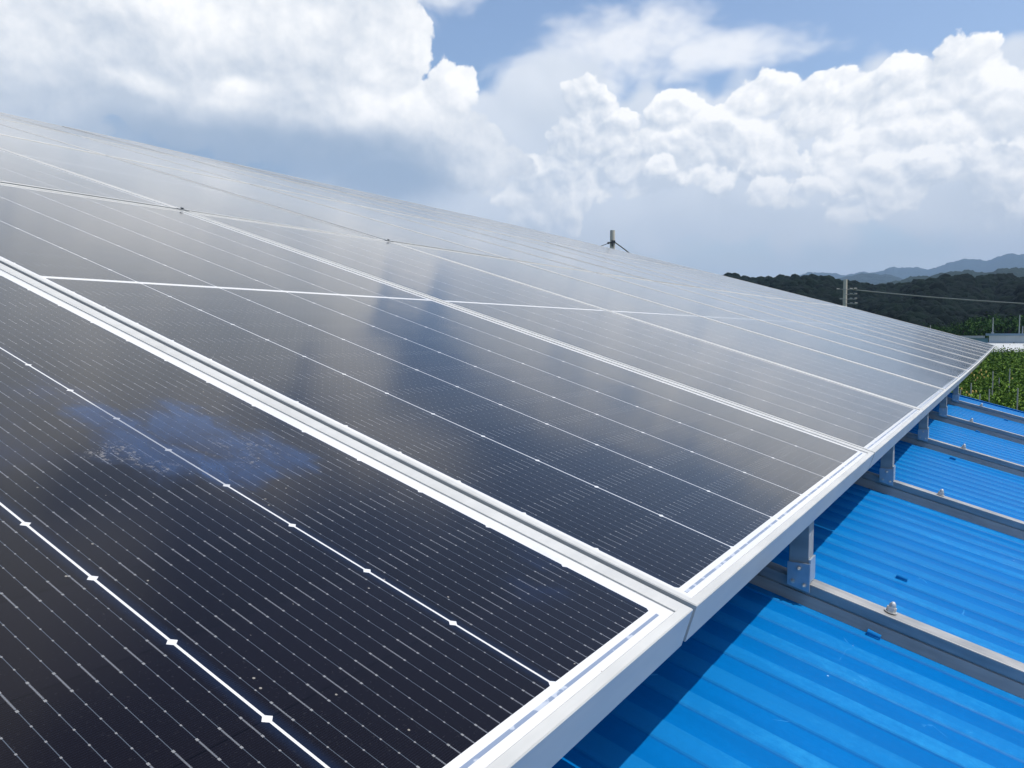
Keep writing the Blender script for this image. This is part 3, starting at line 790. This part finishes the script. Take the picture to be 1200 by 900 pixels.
vs = [bm.verts.new(p) for p in ((-0.2, -0.02, zy(401)), (34.2, -0.02, zy(401)), (34.2, -6, zy(401)-1.45), (-0.2, -6, zy(401)-1.45), (-0.2, -0.02, zy(401)-0.12), (34.2, -0.02, zy(401)-0.12), (34.2, -6, zy(401)-1.57), (-0.2, -6, zy(401)-1.57))]
for f in ((0, 1, 2, 3), (7, 6, 5, 4), (3, 2, 6, 7), (1, 0, 4, 5), (0, 3, 7, 4), (2, 1, 5, 6)): bm.faces.new([vs[i] for i in f])
bmesh.ops.recalc_face_normals(bm, faces=bm.faces[:]); sh('lean_to_roof', bm, M_RFW)
bm = bmesh.new(); box(bm, 0.0, 34, -5.8, -0.05, 0, zy(401)-1.6); sh('lean_to_wall', bm, M_WHT)
annex = empty('blue_hut', (org.x, org.y, g0), 'small pale blue hut with a flat roof at the left end of the white shed', 'hut')
annex.rotation_euler = shed.rotation_euler
bm = bmesh.new(); box(bm, -4.6, -0.1, 0.6, 6, 0, zy(396.4)); build('wall', bm, M_LBL, annex)
bm = bmesh.new(); box(bm, -5.1, -0.6, 0.1, 6.5, zy(396.4)+0.003, zy(393.6)); build('roof', bm, paint('grey_white_roof', (0.40, 0.42, 0.42), (0.52, 0.54, 0.54)), annex)
for (x, yt, yb, lab) in ((1162, 372, 391, 'thin pale pole rising above the left end of the white shed'), (1193, 369, 391, 'tall thin pale pole rising above the middle of the white shed roof'), (1197, 382, 391, 'short thin pole beside the tall one on the white shed'), (1089, 381, 400, 'tip of a thin pole just above the far panels')):
    d = D + 3; zt_ = HZ + elev_t(x, yt)*d; zb_ = (zy(391)+g0) if x > 1100 else ground_z(bear(x), d)
    bm = bmesh.new(); cyl(bm, (0, 0, 0), (0, 0, zt_-zb_), 0.09, 0.06, 8)
    if x == 1162: box(bm, -0.3, 0.3, -0.2, 0.2, 0, 0.25)
    if x == 1197: box(bm, -0.35, 0.35, -0.05, 0.05, zt_-zb_-0.12, zt_-zb_)
    o = build('thin_pole', bm, M_STK); o.location = polar(bear(x), d, zb_)
    tag(o, lab, 'pole')

# ------------------------------------------------------------------ utility poles and cables
m, nt, b, t = mat('pole_concrete'); n1, _ = noise(nt, t.outputs['Object'], 4, 5); nt.links.new(mix(nt, n1, (0.46, 0.43, 0.36), (0.62, 0.58, 0.49)), b.inputs['Base Color']); b.inputs['Roughness'].default_value = 0.85; M_CONC = m
m, nt, b, t = mat('black_cable'); n1, _ = noise(nt, t.outputs['Object'], 10, 2); nt.links.new(mix(nt, n1, (0.03, 0.035, 0.04), (0.06, 0.065, 0.07)), b.inputs['Base Color']); M_BLK = m
m, nt, b, t = mat('pale_cable'); n1, _ = noise(nt, t.outputs['Object'], 10, 2); nt.links.new(mix(nt, n1, (0.22, 0.23, 0.21), (0.32, 0.33, 0.30)), b.inputs['Base Color']); M_CAB = m
d1 = 60.0; a1 = bear(988.2); zt1 = HZ + elev_t(988, 327.5)*d1
p1 = empty('utility_pole', polar(a1, d1, -7), 'concrete utility pole with stacked side insulators before the wooded hill', 'utility pole')
p1.rotation_euler = (0, 0, R(a1) - math.pi/2)       # local +x to the right of the view
bm = bmesh.new(); cyl(bm, (0, 0, 0), (0, 0, zt1+7), 0.19, 0.125, 16); build('pole', bm, M_CONC, p1)
def zz1(y): return HZ + elev_t(988, y)*d1 + 7
for y_, xr, xl in ((339, 0.70, -0.45), (345, 0.72, 0.0), (350.5, 0.72, -0.25), (356, 0.76, 0.0)):
    bm = bmesh.new(); z = zz1(y_)
    cyl(bm, (xl, -0.14, z), (xr, -0.14, z-0.03), 0.022, n=6)
    cr = build('crossarm', bm, M_GALV, p1)
    for xx in [xr*0.55, xr*0.95] + ([xl] if xl else []):
        bm = bmesh.new(); cyl(bm, (xx-0.09, -0.14, z+0.02), (xx+0.09, -0.14, z+0.02), 0.055, 0.045, 10); cyl(bm, (xx, -0.14, z-0.02), (xx, -0.14, z+0.07), 0.025, n=8)
        build('insulator', bm, M_STK, cr)
def cable(name, pts, rad, m, label, sag=0.0, n=40):
    bm = bmesh.new(); P_ = []
    a, b_ = Vector(pts[0]), Vector(pts[1])
    for i in range(n+1):
        q = i/n; c_ = a.lerp(b_, q); c_.z -= sag*4*q*(1-q); P_.append(c_)
    prev = None
    for i, c_ in enumerate(P_):
        d_ = (P_[min(i+1, n)] - P_[max(i-1, 0)]).normalized(); s_ = d_.cross(Vector((0, 0, 1))).normalized(); u__ = s_.cross(d_)
        ring = [bm.verts.new(c_ + s_*rad*math.cos(k*1.0472) + u__*rad*math.sin(k*1.0472)) for k in range(6)]
        if prev:
            for k in range(6): bm.faces.new((prev[k], prev[(k+1) % 6], ring[(k+1) % 6], ring[k]))
        prev = ring
    o = build(name, bm, m); return tag(o, label, 'cable')
cable('overhead_cable', [at(998, 339.5, d1), at(1330, 362, 52)], 0.040, M_CAB, 'pale overhead cable running right from the concrete pole across the dark hill', sag=0.15)
d2 = 26.0; a2 = bear(716.5)
p2 = empty('utility_pole', polar(a2, d2, -7), 'short visible tip of a concrete pole behind the top edge of the array', 'utility pole')
p2.rotation_euler = (0, 0, R(a2) - math.pi/2)
def zz2(y): return HZ + elev_t(716, y)*d2 + 7
bm = bmesh.new(); cyl(bm, (0, 0, 0), (0, 0, zz2(270)), 0.17, 0.078, 16); build('pole', bm, M_CONC, p2)
bm = bmesh.new(); cyl(bm, (-0.13, -0.06, zz2(285)-0.03), (-0.13, -0.06, zz2(285)+0.03), 0.035, n=10); cyl(bm, (-0.13, -0.06, zz2(285)), (0.0, -0.06, zz2(284)), 0.02, n=8); cyl(bm, (0.055, -0.10, zz2(283.5)), (0.055, -0.04, zz2(283.5)), 0.04, n=10); cyl(bm, (0.0, -0.085, zz2(289)), (0.0, -0.085, zz2(282)), 0.035, n=8)
build('cable_clamp', bm, M_BLK, p2)
cable('service_cable', [at(719, 283.8, d2), at(750, 308, d2-1.5)], 0.018, M_BLK, 'black cable dropping right from the pole tip behind the array', sag=-0.02, n=10)
cable('service_cable', [at(713, 284.5, d2), at(690, 291, d2+1)], 0.010, M_BLK, 'thin cable leading left from the pole tip behind the array', sag=0.03, n=10)

# ------------------------------------------------------------------ air
HAZE_D = 0.00014
bm = bmesh.new(); box(bm, -8500, 8500, -8500, 8500, -70, 620)
m = bpy.data.materials.new('air'); m.use_nodes = True; nt = m.node_tree; nt.nodes.clear()
pv = nt.nodes.new('ShaderNodeVolumePrincipled'); oo = nt.nodes.new('ShaderNodeOutputMaterial'); nt.links.new(pv.outputs[0], oo.inputs['Volume'])
pv.inputs['Color'].default_value = (0.48, 0.70, 1.0, 1); pv.inputs['Density'].default_value = HAZE_D; pv.inputs['Anisotropy'].default_value = 0.0
hz = build('haze', bm, m); hz['kind'] = 'stuff'; hz['label'] = 'thin pale blue haze in the air'
